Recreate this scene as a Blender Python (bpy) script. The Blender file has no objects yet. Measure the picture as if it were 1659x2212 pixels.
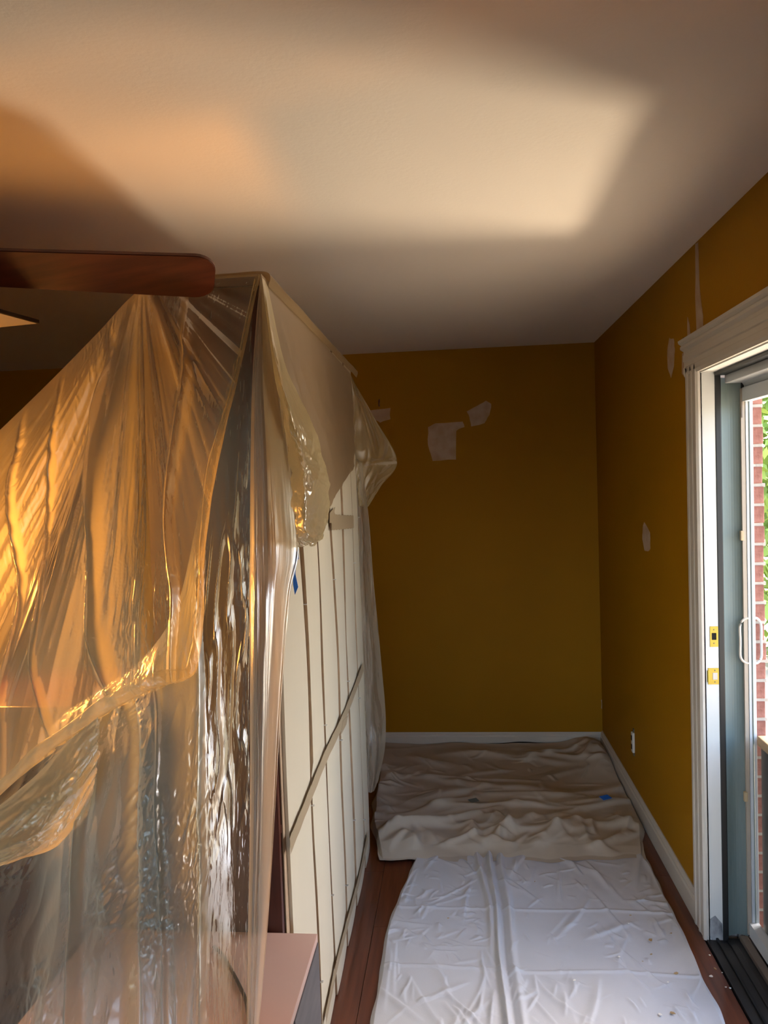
import bpy, bmesh, math, random
import numpy as np
from mathutils import Vector, Matrix
random.seed(4); rng = np.random.RandomState(4)
sc = bpy.context.scene; COL = sc.collection
PI = math.pi

# ------------------------------------------------------------------ camera
F, YAW, PITCH, ROLL, CH = 1645.14, -0.094007, -0.040005, -0.0327353, 1.65392
def cam_axes():
    cy, sy, cp, sp = math.cos(YAW), math.sin(YAW), math.cos(PITCH), math.sin(PITCH)
    f = Vector((sy*cp, cy*cp, sp)); r = Vector((cy, -sy, 0)); u = r.cross(f)
    c, s = math.cos(ROLL), math.sin(ROLL)
    return c*r+s*u, -s*r+c*u, f
RX, UX, FX = cam_axes()
cd = bpy.data.cameras.new('camera'); cam = bpy.data.objects.new('camera', cd); COL.objects.link(cam)
cd.sensor_fit = 'VERTICAL'; cd.sensor_height = 24.0; cd.lens = 24.0*F/2212.0; cd.clip_start = 0.02
M3 = Matrix((RX, UX, -FX)).transposed(); cam.matrix_world = Matrix.Translation((0, 0, CH)) @ M3.to_4x4()
sc.camera = cam
def at(px, py, axis, val):
    """the point on the plane axis=val that lies at this place in the photograph"""
    d = FX + RX*(px-829.5)/F - UX*(py-1106)/F; o = Vector((0, 0, CH))
    return o + d*((val-o[axis])/d[axis])

# ------------------------------------------------------------------ world, sun, exposure
W = bpy.data.worlds.new('sky'); sc.world = W; W.use_nodes = True
nt = W.node_tree; bg = nt.nodes['Background']; sky = nt.nodes.new('ShaderNodeTexSky')
sky.sky_type = 'NISHITA'; sky.sun_disc = False; sky.sun_elevation = math.radians(48); sky.sun_rotation = math.radians(60)
sky.air_density = 1.0; sky.dust_density = 2.0; sky.ozone_density = 1.0
nt.links.new(sky.outputs[0], bg.inputs[0]); bg.inputs[1].default_value = .75
sc.view_settings.view_transform = 'Standard'; sc.view_settings.look = 'None'
sc.view_settings.gamma = 1; sc.view_settings.use_curve_mapping = False
sc.view_settings.exposure = 1.12
def light(name, kind, loc, energy, color, **k):
    l = bpy.data.lights.new(name, kind); l.energy = energy; l.color = color
    o = bpy.data.objects.new(name, l); COL.objects.link(o); o.location = loc
    d = k.pop('aim', None)
    if d is not None: o.rotation_euler = Vector(d).to_track_quat('-Z', 'Y').to_euler()
    por = k.pop('portal', False)
    for a, v in k.items(): setattr(l, a, v)
    if por: l.cycles.is_portal = True
    return o
LAMP_W = 50
light('sun', 'SUN', (4, 2, 6), 11.0, (1, .93, .82), aim=(-.16, -.75, -.80), angle=.01)
light('door_daylight_portal', 'AREA', (1.05, 2.33, 1.0), 1, (1, 1, 1), aim=(-1, 0, 0), shape='RECTANGLE', size=.74, size_y=1.98, portal=True)
light('window_daylight_portal', 'AREA', (-.85, -1.72, 1.32), 1, (1, 1, 1), aim=(0, 1, 0), shape='RECTANGLE', size=2.3, size_y=1.65, portal=True)
# area lamp added in place of sunlight bounced up from a slab outside
light('added_slab_bounce_lamp', 'AREA', (2.62, 3.08, -.085), 100, (1, .84, .60), aim=(-.62, -.18, .76), shape='DISK', size=.62)

# ------------------------------------------------------------------ materials
def mat(name, col, rough=.6, metal=0, spec=.5, **k):
    m = bpy.data.materials.new(name); m.use_nodes = True; n = m.node_tree; b = n.nodes['Principled BSDF']
    b.inputs['Base Color'].default_value = (*col, 1); b.inputs['Roughness'].default_value = rough
    b.inputs['Metallic'].default_value = metal; b.inputs['Specular IOR Level'].default_value = spec
    if k.get('mix'):      # second colour mixed by stretched noise
        c2, sc_, st = k['mix']
        tc = n.nodes.new('ShaderNodeTexCoord'); mp = n.nodes.new('ShaderNodeMapping'); mp.inputs['Scale'].default_value = st
        no = n.nodes.new('ShaderNodeTexNoise'); no.inputs['Scale'].default_value = sc_; no.inputs['Detail'].default_value = 6
        rp = n.nodes.new('ShaderNodeValToRGB'); rp.color_ramp.elements[0].position = k.get('lo', .35); rp.color_ramp.elements[1].position = k.get('hi', .65)
        rp.color_ramp.elements[0].color = (*col, 1); rp.color_ramp.elements[1].color = (*c2, 1)
        n.links.new(tc.outputs['Object'], mp.inputs[0]); n.links.new(mp.outputs[0], no.inputs['Vector'])
        n.links.new(no.outputs['Fac'], rp.inputs[0]); n.links.new(rp.outputs[0], b.inputs['Base Color'])
    if k.get('bump'):
        sc_, dist, st = k['bump']
        tc = n.nodes.new('ShaderNodeTexCoord'); mp = n.nodes.new('ShaderNodeMapping'); mp.inputs['Scale'].default_value = st
        no = n.nodes.new('ShaderNodeTexNoise'); no.inputs['Scale'].default_value = sc_; no.inputs['Detail'].default_value = 5
        bu = n.nodes.new('ShaderNodeBump'); bu.inputs['Distance'].default_value = dist; bu.inputs['Strength'].default_value = 1
        n.links.new(tc.outputs['Object'], mp.inputs[0]); n.links.new(mp.outputs[0], no.inputs['Vector'])
        n.links.new(no.outputs['Fac'], bu.inputs['Height']); n.links.new(bu.outputs[0], b.inputs['Normal'])
    if k.get('emit'):
        b.inputs['Emission Color'].default_value = (*k['emit'][0], 1); b.inputs['Emission Strength'].default_value = k['emit'][1]
    return m
M = dict(
 wall=mat('mustard_paint', (.37, .168, .0022), .62, spec=.15, mix=((.34, .153, .002), 1.3, (1, 1, 1)), bump=(120, .0006, (1, 1, 1))),
 ceil=mat('ceiling_paint', (.80, .71, .61), .9, spec=.2, bump=(90, .0005, (1, 1, 1))),
 trim=mat('white_trim_paint', (.60, .555, .48), .4, mix=((.57, .52, .45), 2, (1, 1, 1))),
 jamb=mat('white_jamb_paint', (.66, .66, .63), .4, mix=((.62, .62, .59), 3, (1, 1, 1)), lo=.5, hi=.8),
 spackle=mat('spackle', (.50, .37, .27), .9, mix=((.42, .28, .17), 14, (1, 1, 1))),
 wood=mat('dark_floor_wood', (.085, .022, .010), .3, mix=((.16, .046, .02), 5, (8, .5, 8)), bump=(30, .0006, (4, .4, 4))),
 subfloor=mat('subfloor', (.02, .01, .006), .8),
 case=mat('mahogany', (.055, .012, .007), .3, mix=((.10, .024, .012), 6, (6, 6, .6))),
 board=mat('cream_back_board', (.68, .60, .45), .55, mix=((.64, .565, .42), 3, (1, 1, .2))),
 seam=mat('brown_hardboard', (.36, .24, .15), .8, mix=((.50, .35, .22), 40, (1, 1, .3))),
 tape=mat('strip_tan', (.38, .29, .18), .5),  # flat tan colour of the strips across the boards
 bluetape=mat('blue_tape', (.01, .16, .75), .6),
 staple=mat('staple_steel', (.7, .7, .7), .3, 1),
 pink=mat('pink_laminate', (.60, .41, .34), .5, mix=((.56, .37, .31), 3, (1, 1, 1))),
 grey=mat('grey_side_board', (.085, .075, .078), .55, mix=((.12, .105, .105), 8, (1, 1, 4))),
 cable=mat('black_rubber', (.01, .012, .012), .45),
 blade=mat('fan_blade_wood', (.075, .018, .008), .32, mix=((.13, .032, .012), 6, (.6, 8, 8))),
 fanmetal=mat('bronze', (.05, .03, .02), .35, .9),
 diffuser=mat('frosted_diffuser', (.62, .58, .54), .35),
 black=mat('black_weatherstrip', (.010, .010, .010), .45),
 greyblue=mat('grey_blue_metal', (.13, .17, .165), .45),
 screenw=mat('white_aluminium', (.58, .61, .63), .35),
 screenb=mat('beige_aluminium', (.40, .34, .27), .5),
 brass=mat('brass', (.42, .31, .05), .35, .6),
 screw=mat('screw_steel', (.22, .20, .13), .4, .9),
 dark=mat('latch_hole', (.004, .003, .002), .9),
 clip=mat('tan_plastic_clip', (.46, .36, .22), .5),
 brick=mat('red_brick', (.22, .085, .065), .9, mix=((.32, .14, .11), 30, (1, 1, 1)), bump=(60, .004, (1, 1, 1))),
 mortar=mat('mortar', (.42, .39, .35), .95, bump=(60, .003, (1, 1, 1))),
 thresh=mat('black_threshold', (.012, .012, .013), .5, mix=((.03, .028, .027), 12, (1, .3, 1))),
 rail=mat('worn_aluminium_rail', (.17, .14, .12), .5, .4, mix=((.25, .20, .16), 9, (1, .4, 1))),
 outlet=mat('outlet_plastic', (.70, .66, .58), .4),
 canvas=mat('canvas_beige', (.52, .455, .365), .95, spec=.1, mix=((.47, .40, .31), 2.5, (1, 1, 1)), bump=(500, .0004, (1, 1, 1))),
 cotton=mat('cotton_white', (.585, .59, .62), .95, spec=.1, mix=((.56, .56, .575), 3, (1, 1, 1)), bump=(420, .0004, (1, 1, 1))),
 chip=mat('paint_chip', (.82, .80, .74), .7), shav=mat('wood_shaving', (.42, .27, .12), .7),
 chair=mat('dark_upholstery', (.02, .016, .016), .8, bump=(200, .001, (1, 1, 1))),
 soil=mat('pale_concrete_ground', (.50, .42, .31), .95, mix=((.58, .49, .36), 4, (1, 1, 1))),
 slab=mat('added_slab_pale', (.72, .68, .60), .8), siding=mat('outer_wall', (.5, .45, .4), .9),
 deckwood=mat('tan_deck_wood', (.52, .36, .20), .7, mix=((.42, .28, .15), 8, (6, .6, 6))),
 deckdark=mat('dark_deck_panel', (.045, .035, .032), .6, mix=((.06, .05, .05), 6, (1, 1, 4))),
 bark=mat('bark', (.12, .08, .05), .9), shade=mat('lamp_shade_cloth', (.8, .6, .35), .8),
 bulb=mat('lamp_bulb', (1, .8, .5), .5, emit=((1, .55, .2), 30)))
lf = mat('leaf', (.20, .34, .05), .6, mix=((.35, .48, .10), 3, (1, 1, 1)))
M['leaf'] = lf
M['wood'].node_tree.nodes['Principled BSDF'].inputs['Coat Weight'].default_value = .3

def film_material(name, haze, tint, stretch, bump_d, fine, gloss_r=.16, gloss=.55, ramp=None):
    m = bpy.data.materials.new(name); m.use_nodes = True; n = m.node_tree; n.nodes.clear(); L = n.links.new; N = n.nodes.new
    out = N('ShaderNodeOutputMaterial'); uv = N('ShaderNodeUVMap'); uv.uv_map = 'UVMap'
    def noise(scale, st, detail=4, ty='FBM'):
        mp = N('ShaderNodeMapping'); mp.inputs['Scale'].default_value = st; L(uv.outputs[0], mp.inputs[0])
        no = N('ShaderNodeTexNoise'); no.inputs['Scale'].default_value = scale; no.inputs['Detail'].default_value = detail
        no.noise_type = ty; no.inputs['Distortion'].default_value = .4
        L(mp.outputs[0], no.inputs['Vector']); return no.outputs['Fac']
    a = noise(16, stretch, 4); b = noise(fine, (stretch[0], stretch[1]*1.5, 1), 4, 'RIDGED_MULTIFRACTAL')
    msk = noise(2.2, (1.2, .8, 1), 2)
    rp = N('ShaderNodeMapRange'); rp.inputs[1].default_value = .42; rp.inputs[2].default_value = .62; L(msk, rp.inputs[0]); rp.inputs[3].default_value = .12
    mul = N('ShaderNodeMath'); mul.operation = 'MULTIPLY'; L(b, mul.inputs[0]); L(rp.outputs[0], mul.inputs[1])
    b1 = N('ShaderNodeBump'); b1.inputs['Distance'].default_value = bump_d; L(a, b1.inputs['Height']); b1.inputs['Strength'].default_value = .8
    b2 = N('ShaderNodeBump'); b2.inputs['Distance'].default_value = bump_d*1.4; L(mul.outputs[0], b2.inputs['Height']); L(b1.outputs[0], b2.inputs['Normal']); b2.inputs['Strength'].default_value = 1
    nm = b2.outputs[0]
    tr = N('ShaderNodeBsdfTransparent'); tr.inputs[0].default_value = (*[.5+.5*c for c in tint], 1)
    di = N('ShaderNodeBsdfDiffuse'); di.inputs[0].default_value = (*tint, 1); L(nm, di.inputs['Normal'])
    tl = N('ShaderNodeBsdfTranslucent'); tl.inputs[0].default_value = (*tint, 1); L(nm, tl.inputs['Normal'])
    dt = N('ShaderNodeMixShader'); dt.inputs[0].default_value = .55; L(di.outputs[0], dt.inputs[1]); L(tl.outputs[0], dt.inputs[2])
    lw = N('ShaderNodeLayerWeight'); lw.inputs['Blend'].default_value = .35; L(nm, lw.inputs['Normal'])
    hz = N('ShaderNodeMath'); hz.operation = 'MULTIPLY_ADD'; L(lw.outputs['Facing'], hz.inputs[0]); hz.inputs[1].default_value = .45; hz.inputs[2].default_value = haze; hz.use_clamp = True
    if ramp:
        sx = N('ShaderNodeSeparateXYZ'); L(uv.outputs[0], sx.inputs[0]); mr = N('ShaderNodeMapRange'); mr.interpolation_type = 'SMOOTHSTEP'
        mr.inputs[1].default_value = ramp[0]; mr.inputs[2].default_value = ramp[1]; mr.inputs[3].default_value = haze; mr.inputs[4].default_value = ramp[2]
        L(sx.outputs['X'], mr.inputs[0]); hv = mr.outputs[0]
        if len(ramp) > 3:
            m3 = N('ShaderNodeMapRange'); m3.interpolation_type = 'SMOOTHSTEP'; m3.inputs[1].default_value = ramp[3]; m3.inputs[2].default_value = ramp[4]; m3.inputs[3].default_value = ramp[5]; m3.inputs[4].default_value = 1
            L(sx.outputs['X'], m3.inputs[0]); mm = N('ShaderNodeMath'); mm.operation = 'MULTIPLY'; L(hv, mm.inputs[0]); L(m3.outputs[0], mm.inputs[1]); hv = mm.outputs[0]
        L(hv, hz.inputs[2])
    m1 = N('ShaderNodeMixShader'); L(hz.outputs[0], m1.inputs[0]); L(tr.outputs[0], m1.inputs[1]); L(dt.outputs[0], m1.inputs[2])
    gl = N('ShaderNodeBsdfGlossy'); gl.inputs['Roughness'].default_value = gloss_r; gl.inputs[0].default_value = (1, 1, 1, 1); L(nm, gl.inputs['Normal'])
    fr = N('ShaderNodeFresnel'); fr.inputs['IOR'].default_value = 1.55; L(nm, fr.inputs['Normal'])
    fm = N('ShaderNodeMath'); fm.operation = 'MULTIPLY_ADD'; L(fr.outputs[0], fm.inputs[0]); fm.inputs[1].default_value = gloss; fm.inputs[2].default_value = .03; fm.use_clamp = True
    fo = fm.outputs[0]
    if ramp:
        g1 = N('ShaderNodeMath'); g1.operation = 'MULTIPLY_ADD'; L(hv, g1.inputs[0]); g1.inputs[1].default_value = .7/haze; g1.inputs[2].default_value = .3
        g2 = N('ShaderNodeMath'); g2.operation = 'MULTIPLY'; L(fo, g2.inputs[0]); L(g1.outputs[0], g2.inputs[1]); fo = g2.outputs[0]
    m2 = N('ShaderNodeMixShader'); L(fo, m2.inputs[0]); L(m1.outputs[0], m2.inputs[1]); L(gl.outputs[0], m2.inputs[2])
    L(m2.outputs[0], out.inputs[0]); return m
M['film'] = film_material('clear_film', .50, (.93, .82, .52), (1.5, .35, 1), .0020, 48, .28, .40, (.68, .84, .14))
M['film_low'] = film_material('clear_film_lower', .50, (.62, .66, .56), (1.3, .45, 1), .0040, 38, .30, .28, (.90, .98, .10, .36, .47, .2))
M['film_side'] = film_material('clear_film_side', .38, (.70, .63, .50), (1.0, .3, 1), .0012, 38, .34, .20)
M['film_flat'] = film_material('shade_brown_film_taut', .72, (.31, .205, .095), (1.5, .2, 1), .0008, 30, .38, .25)  # brown tint stands in for the shadow on the upper boards
M['film_pouch'] = film_material('clear_film_crumpled', .54, (.70, .57, .30), (.8, .8, 1), .0036, 26, .28, .36)
M['mesh'] = bpy.data.materials.new('screen_mesh'); M['mesh'].use_nodes = True
_n = M['mesh'].node_tree; _n.nodes.clear(); _o = _n.nodes.new('ShaderNodeOutputMaterial'); _t = _n.nodes.new('ShaderNodeBsdfTransparent'); _d = _n.nodes.new('ShaderNodeBsdfDiffuse')
_d.inputs[0].default_value = (.3, .3, .3, 1); _m = _n.nodes.new('ShaderNodeMixShader'); _m.inputs[0].default_value = .15
_n.links.new(_t.outputs[0], _m.inputs[1]); _n.links.new(_d.outputs[0], _m.inputs[2]); _n.links.new(_m.outputs[0], _o.inputs[0])

# ------------------------------------------------------------------ builders
def obj(name, bm, m, parent=None, smooth=False):
    me = bpy.data.meshes.new(name)
    if isinstance(bm, bmesh.types.BMesh): bm.normal_update(); bm.to_mesh(me); bm.free()
    else: me.from_pydata(*bm)
    me.materials.append(m)
    if smooth: me.polygons.foreach_set('use_smooth', [True]*len(me.polygons))
    o = bpy.data.objects.new(name, me); COL.objects.link(o)
    if parent: o.parent = parent
    return o
def box(bm, x0, y0, z0, x1, y1, z1, bev=0):
    r = bmesh.ops.create_cube(bm, size=1)['verts']
    for v in r: v.co = Vector(((x0+x1)/2+v.co.x*(x1-x0), (y0+y1)/2+v.co.y*(y1-y0), (z0+z1)/2+v.co.z*(z1-z0)))
    if bev:
        es = list({e for v in r for e in v.link_edges})
        bmesh.ops.bevel(bm, geom=es, offset=bev, segments=2, affect='EDGES', profile=.6)
    return bm
def B(*a, **k): return box(bmesh.new(), *a, **k)
def struct(name, bm, m, parent=None, **k):
    o = obj(name, bm, m, parent, **k)
    if parent is None: o['kind'] = 'structure'
    return o
def tag(o, label, cat, group=None, kind=None):
    o['label'] = label; o['category'] = cat
    if group: o['group'] = group
    if kind: o['kind'] = kind
    return o
def empty(name, loc=(0, 0, 0)):
    o = bpy.data.objects.new(name, None); COL.objects.link(o); o.location = loc; o.empty_display_size = .1; return o
def tube(pts, r, seg=8, closed=False):
    bm = bmesh.new(); pts = [Vector(p) for p in pts]; rings = []
    for i, p in enumerate(pts):
        t = (pts[min(i+1, len(pts)-1)]-pts[max(i-1, 0)]).normalized()
        a = t.cross(Vector((0, 0, 1)) if abs(t.z) < .9 else Vector((1, 0, 0))).normalized(); b = t.cross(a)
        rr = r[i] if hasattr(r, '__len__') else r
        rings.append([bm.verts.new(p+a*rr*math.cos(2*PI*k/seg)+b*rr*math.sin(2*PI*k/seg)) for k in range(seg)])
    for A_, B_ in zip(rings, rings[1:]):
        for k in range(seg): bm.faces.new((A_[k], A_[(k+1) % seg], B_[(k+1) % seg], B_[k]))
    bm.faces.new(rings[0]); bm.faces.new(list(reversed(rings[-1])))
    bmesh.ops.recalc_face_normals(bm, faces=bm.faces); return bm
def lathe(prof, seg=32, c=(0, 0)):
    bm = bmesh.new(); rings = []
    for r, z in prof: rings.append([bm.verts.new((c[0]+r*math.cos(2*PI*k/seg), c[1]+r*math.sin(2*PI*k/seg), z)) for k in range(seg)])
    for A_, B_ in zip(rings, rings[1:]):
        for k in range(seg): bm.faces.new((A_[k], A_[(k+1) % seg], B_[(k+1) % seg], B_[k]))
    return bm
def prism(poly, axis_vec, thick=True):
    """poly: list of Vectors, extruded by axis_vec"""
    bm = bmesh.new(); a = [bm.verts.new(p) for p in poly]; b = [bm.verts.new(Vector(p)+Vector(axis_vec)) for p in poly]; n = len(a)
    bm.faces.new(a); bm.faces.new(list(reversed(b)))
    for i in range(n): bm.faces.new((a[i], b[i], b[(i+1) % n], a[(i+1) % n]))
    bmesh.ops.recalc_face_normals(bm, faces=bm.faces); return bm
# vectorised gradient noise
_P = rng.permutation(256); _P = np.concatenate([_P, _P, _P]); _G = rng.uniform(-1, 1, (256,))
def vnoise(x, y, seed=0):
    x = x+seed*17.13; y = y+seed*7.77
    xi = np.floor(x).astype(int); yi = np.floor(y).astype(int); xf = x-xi; yf = y-yi
    u = xf**3*(xf*(xf*6-15)+10); v = yf**3*(yf*(yf*6-15)+10)
    def g(a, b, fx, fy):
        h = _P[(_P[a & 255]+b) & 255]; an = h*(2*PI/256); return np.cos(an)*fx+np.sin(an)*fy
    return ((g(xi, yi, xf, yf)*(1-u)+g(xi+1, yi, xf-1, yf)*u)*(1-v)+(g(xi, yi+1, xf, yf-1)*(1-u)+g(xi+1, yi+1, xf-1, yf-1)*u)*v)*1.5
def ridge(x, y, seed=0): return 1-2*np.abs(vnoise(x, y, seed))
def sst(a, b, x): t = np.clip((x-a)/(b-a), 0, 1); return t*t*(3-2*t)
def cr(P, t):
    """Catmull-Rom through P (n,k) at parameters t in 0..1"""
    n = len(P); s = np.clip(t*(n-1), 0, n-1-1e-9); i = s.astype(int); f = (s-i)[:, None]
    g = lambda k: P[np.clip(k, 0, n-1)]
    p0, p1, p2, p3 = g(i-1), g(i), g(i+1), g(i+2)
    return .5*((2*p1)+(-p0+p2)*f+(2*p0-5*p1+4*p2-p3)*f**2+(-p0+3*p1-3*p2+p3)*f**3)
def grid_surface(ctrl, nu, nv):
    C = np.array(ctrl, float)                       # rows x cols x 3
    u = np.linspace(0, 1, nu); v = np.linspace(0, 1, nv)
    rows = np.array([cr(C[r], u) for r in range(C.shape[0])])        # R x nu x 3
    out = np.zeros((nv, nu, 3))
    for j in range(nu): out[:, j] = cr(rows[:, j], v)
    return out
def surf_obj(name, P, m, parent=None, uvw=1., uvh=1., keep=None):
    nv, nu = P.shape[:2]; idx = np.arange(nv*nu).reshape(nv, nu)
    q = np.stack([idx[:-1, :-1], idx[:-1, 1:], idx[1:, 1:], idx[1:, :-1]], -1).reshape(-1, 4)
    me = bpy.data.meshes.new(name); me.from_pydata(P.reshape(-1, 3).tolist(), [], q.tolist())
    uvl = me.uv_layers.new(name='UVMap'); U, V = np.meshgrid(np.linspace(0, uvw, nu), np.linspace(0, uvh, nv))
    co = np.stack([U.ravel(), V.ravel()], -1)[q.ravel()]; uvl.data.foreach_set('uv', co.ravel().astype(np.float32))
    me.polygons.foreach_set('use_smooth', [True]*len(me.polygons)); me.materials.append(m); me.update()
    o = bpy.data.objects.new(name, me); COL.objects.link(o)
    if parent: o.parent = parent
    return o
def normals(P):
    du = np.gradient(P, axis=1); dv = np.gradient(P, axis=0); n = np.cross(du, dv); n /= np.linalg.norm(n, axis=-1, keepdims=True)+1e-9
    return n

# ------------------------------------------------------------------ room shell
XR, YB, H = .849, 4.668, 2.44
XL, YF = -4.0, -1.7
DY0, DY1, DZ = 1.955, 2.711, 1.99        # opening of the outer door in the right wall
floor = struct('floor', B(XL-.1, YF-.1, -.12, XR+.01, YB+.1, -.012), M['subfloor'])
pw = .118
protos = {}
def plank_mesh(w, l):
    k = (round(w, 4), round(l, 3))
    if k not in protos:
        bm = B(0, 0, -.012, w-.0015, l-.0015, 0, bev=.0012); me = bpy.data.meshes.new('plank'); bm.to_mesh(me); bm.free(); me.materials.append(M['wood']); protos[k] = me
    return protos[k]
rowi = 0; xx = -.82
while xx < XR-.02:
    w = min(pw, XR-xx); yy = -.3-[0, .5, .9, .3, .7][rowi % 5]
    while yy < YB:
        l = min(1.25, YB-yy)
        if yy+l > .2:
            o = bpy.data.objects.new('plank', plank_mesh(w, l)); COL.objects.link(o); o.location = (xx, yy, 0); o.parent = floor
        yy += 1.25
    xx += pw; rowi += 1
struct('ceiling', B(XL-.1, YF-.1, H, XR+.25, YB+.1, H+.12), M['ceil'])
wall_back = struct('wall_back', B(XL-.1, YB, -.02, XR+.12, YB+.12, H), M['wall'])
bm = bmesh.new(); box(bm, XR, DY1+.032, -.02, XR+.06, YB, H); box(bm, XR, YF, -.02, XR+.06, DY0-.032, H); box(bm, XR, DY0-.032, DZ+.032, XR+.06, DY1+.032, H)
wall_right = struct('wall_right', bm, M['wall'])
struct('wall_left', B(XL-.1, YF-.1, -.02, XL, YB+.1, H), M['wall'])
wx0, wx1, wz0, wz1 = -2.0, .3, .5, 2.15
bm = bmesh.new(); box(bm, XL, YF-.1, -.02, wx0, YF, H); box(bm, wx1, YF-.1, -.02, XR+.1, YF, H); box(bm, wx0, YF-.1, -.02, wx1, YF, wz0); box(bm, wx0, YF-.1, wz1, wx1, YF, H)
struct('wall_front', bm, M['wall'])
win = empty('window_1', ((wx0+wx1)/2, YF, wz0)); win['kind'] = 'structure'
bm = bmesh.new()
for a in ((wx0, wz0, wx1, wz0+.05), (wx0, wz1-.05, wx1, wz1), (wx0, wz0, wx0+.05, wz1), (wx1-.05, wz0, wx1, wz1), ((wx0+wx1)/2-.02, wz0, (wx0+wx1)/2+.02, wz1)):
    box(bm, a[0], YF-.08, a[1], a[2], YF-.03, a[3])
f_ = obj('window_frame', bm, M['trim']); f_.parent = win; f_.matrix_parent_inverse = win.matrix_world.inverted(); f_.location = (0, 0, 0)
f_.matrix_parent_inverse = Matrix.Translation((-(wx0+wx1)/2, -YF, -wz0))

# baseboards: moulded section
def base_profile(h=.092, t=.016): return [(0, 0), (t, 0), (t, h*.72), (t*.75, h*.80), (t*.75, h*.86), (t*.35, h*.95), (t*.25, h), (0, h)]
struct('baseboard_back', prism([Vector((XL, YB-d, z)) for d, z in base_profile()], (XR-XL, 0, 0)), M['trim'])
struct('baseboard_right', prism([Vector((XR-d, 2.828, z)) for d, z in base_profile(.10, .018)], (0, YB-2.828-.002, 0)), M['trim'])

# spackle patches and wall scars -----------------------------------------------------
def patch(poly, axis, val, parent, off, m='spackle', name='spackle_patch', label=None):
    pts = [at(px, py, axis, val) for px, py in poly]
    # rough outline
    out = []
    for i, p in enumerate(pts):
        q = pts[(i+1) % len(pts)]
        for t in (0, .34, .67):
            r = p.lerp(q, t); out.append(r+Vector([random.uniform(-.0025, .0025) if a != axis else 0 for a in range(3)]))
    d = [0, 0, 0]; d[axis] = off
    o = obj(name, prism(out, d), M[m], parent)
    if label: o['label'] = label
    return o
patch([(925, 922), (940, 915), (1000, 910), (1003, 922), (985, 930), (985, 992), (934, 996), (924, 960)], 1, YB, wall_back, -.0015)
patch([(1009, 889), (1030, 876), (1050, 866), (1062, 872), (1058, 896), (1046, 915), (1018, 922), (1014, 900)], 1, YB, wall_back, -.0015)
patch([(800, 886), (843, 881), (843, 905), (822, 913), (806, 905)], 1, YB, wall_back, -.0015)
patch([(1503, 526), (1508, 524), (1512, 620), (1516, 660), (1519, 682), (1520, 722), (1506, 722), (1503, 640)], 0, XR, wall_right, -.0015)
patch([(1486, 686), (1489, 694), (1492, 720), (1491, 736), (1485, 742)], 0, XR, wall_right, -.0015)
patch([(1446, 731), (1456, 731), (1458, 755), (1456, 790), (1450, 817), (1443, 795), (1442, 757)], 0, XR, wall_right, -.0015)
patch([(1474, 764), (1489, 762), (1490, 808), (1482, 818), (1474, 806)], 0, XR, wall_right, -.0015)
patch([(1392, 1127), (1404, 1150), (1405, 1186), (1400, 1192), (1393, 1190), (1388, 1165), (1389, 1140)], 0, XR, wall_right, -.0015)
patch([(1476, 728), (1479, 730), (1487, 758), (1484, 758)], 0, XR, wall_right, -.001, 'dark', 'gouge')
patch([(1299, 1512), (1302, 1512), (1302, 1532), (1299, 1530)], 1, YB, wall_back, -.0015)
patch([(818, 862), (820, 862), (820, 878), (818, 878)], 1, YB, wall_back, -.001, 'case', 'gouge')

# ------------------------------------------------------------------ outer door opening
door = empty('door_1', (XR, (DY0+DY1)/2, 0)); door['kind'] = 'structure'
DINV = Matrix.Translation((-XR, -(DY0+DY1)/2, 0))
def dpart(name, bm, m, label=None, parent=None, **k):
    o = obj(name, bm, m, **k); o.parent = parent or door
    o.matrix_parent_inverse = DINV if parent is None else Matrix.Identity(4)
    if label: o['label'] = label
    return o
# casing: fluted side boards, stepped head with crown
def flute_profile(w, t=.02):
    p = [(0, 0), (0, t*.7), (w*.06, t)]
    for c in (.33, .70): p += [(w*(c-.14), t), (w*(c-.10), t*.85), (w*(c+.10), t*.85), (w*(c+.14), t)]
    return p+[(w*.95, t), (w, t*.6), (w, 0)]
cw = .122
dpart('side_casing', prism([Vector((XR-t, DY1+cw-s, -.0)) for s, t in flute_profile(cw)], (0, 0, DZ+.03)), M['trim'])
dpart('side_casing', prism([Vector((XR-t, DY0-cw+s, -.0)) for s, t in flute_profile(cw)], (0, 0, DZ+.03)), M['trim'])
hp = [(0, 0), (.016, 0), (.020, .012), (.020, .030), (.017, .034), (.017, .050), (.021, .054), (.021, .074), (.018, .078), (.018, .088), (.030, .097), (.030, .106), (.026, .110), (.036, .118), (.038, .127), (0, .127)]
dpart('head_casing', prism([Vector((XR-t, DY0-cw-.008, DZ+.004+z)) for t, z in hp], (0, DY1-DY0+2*cw+.022, 0)), M['trim'])
# jambs built outward in layers
dpart('jamb', B(XR-.004, DY1, 0, .892, DY1+.03, DZ+.02), M['jamb'])
dpart('jamb', B(XR-.004, DY0-.03, 0, .892, DY0, DZ+.02), M['jamb'])
dpart('head_jamb', B(XR-.004, DY0, DZ, .892, DY1, DZ+.03), M['jamb'])
dpart('weatherstrip', B(.892, DY1-.002, .0, .912, DY1+.03, DZ-.002, bev=.003), M['black'])
dpart('weatherstrip', B(.892, DY0-.03, .0, .912, DY0+.002, DZ-.002), M['black'])
dpart('weatherstrip', B(.892, DY0, DZ-.012, .935, DY1, DZ+.01), M['black'])
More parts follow.
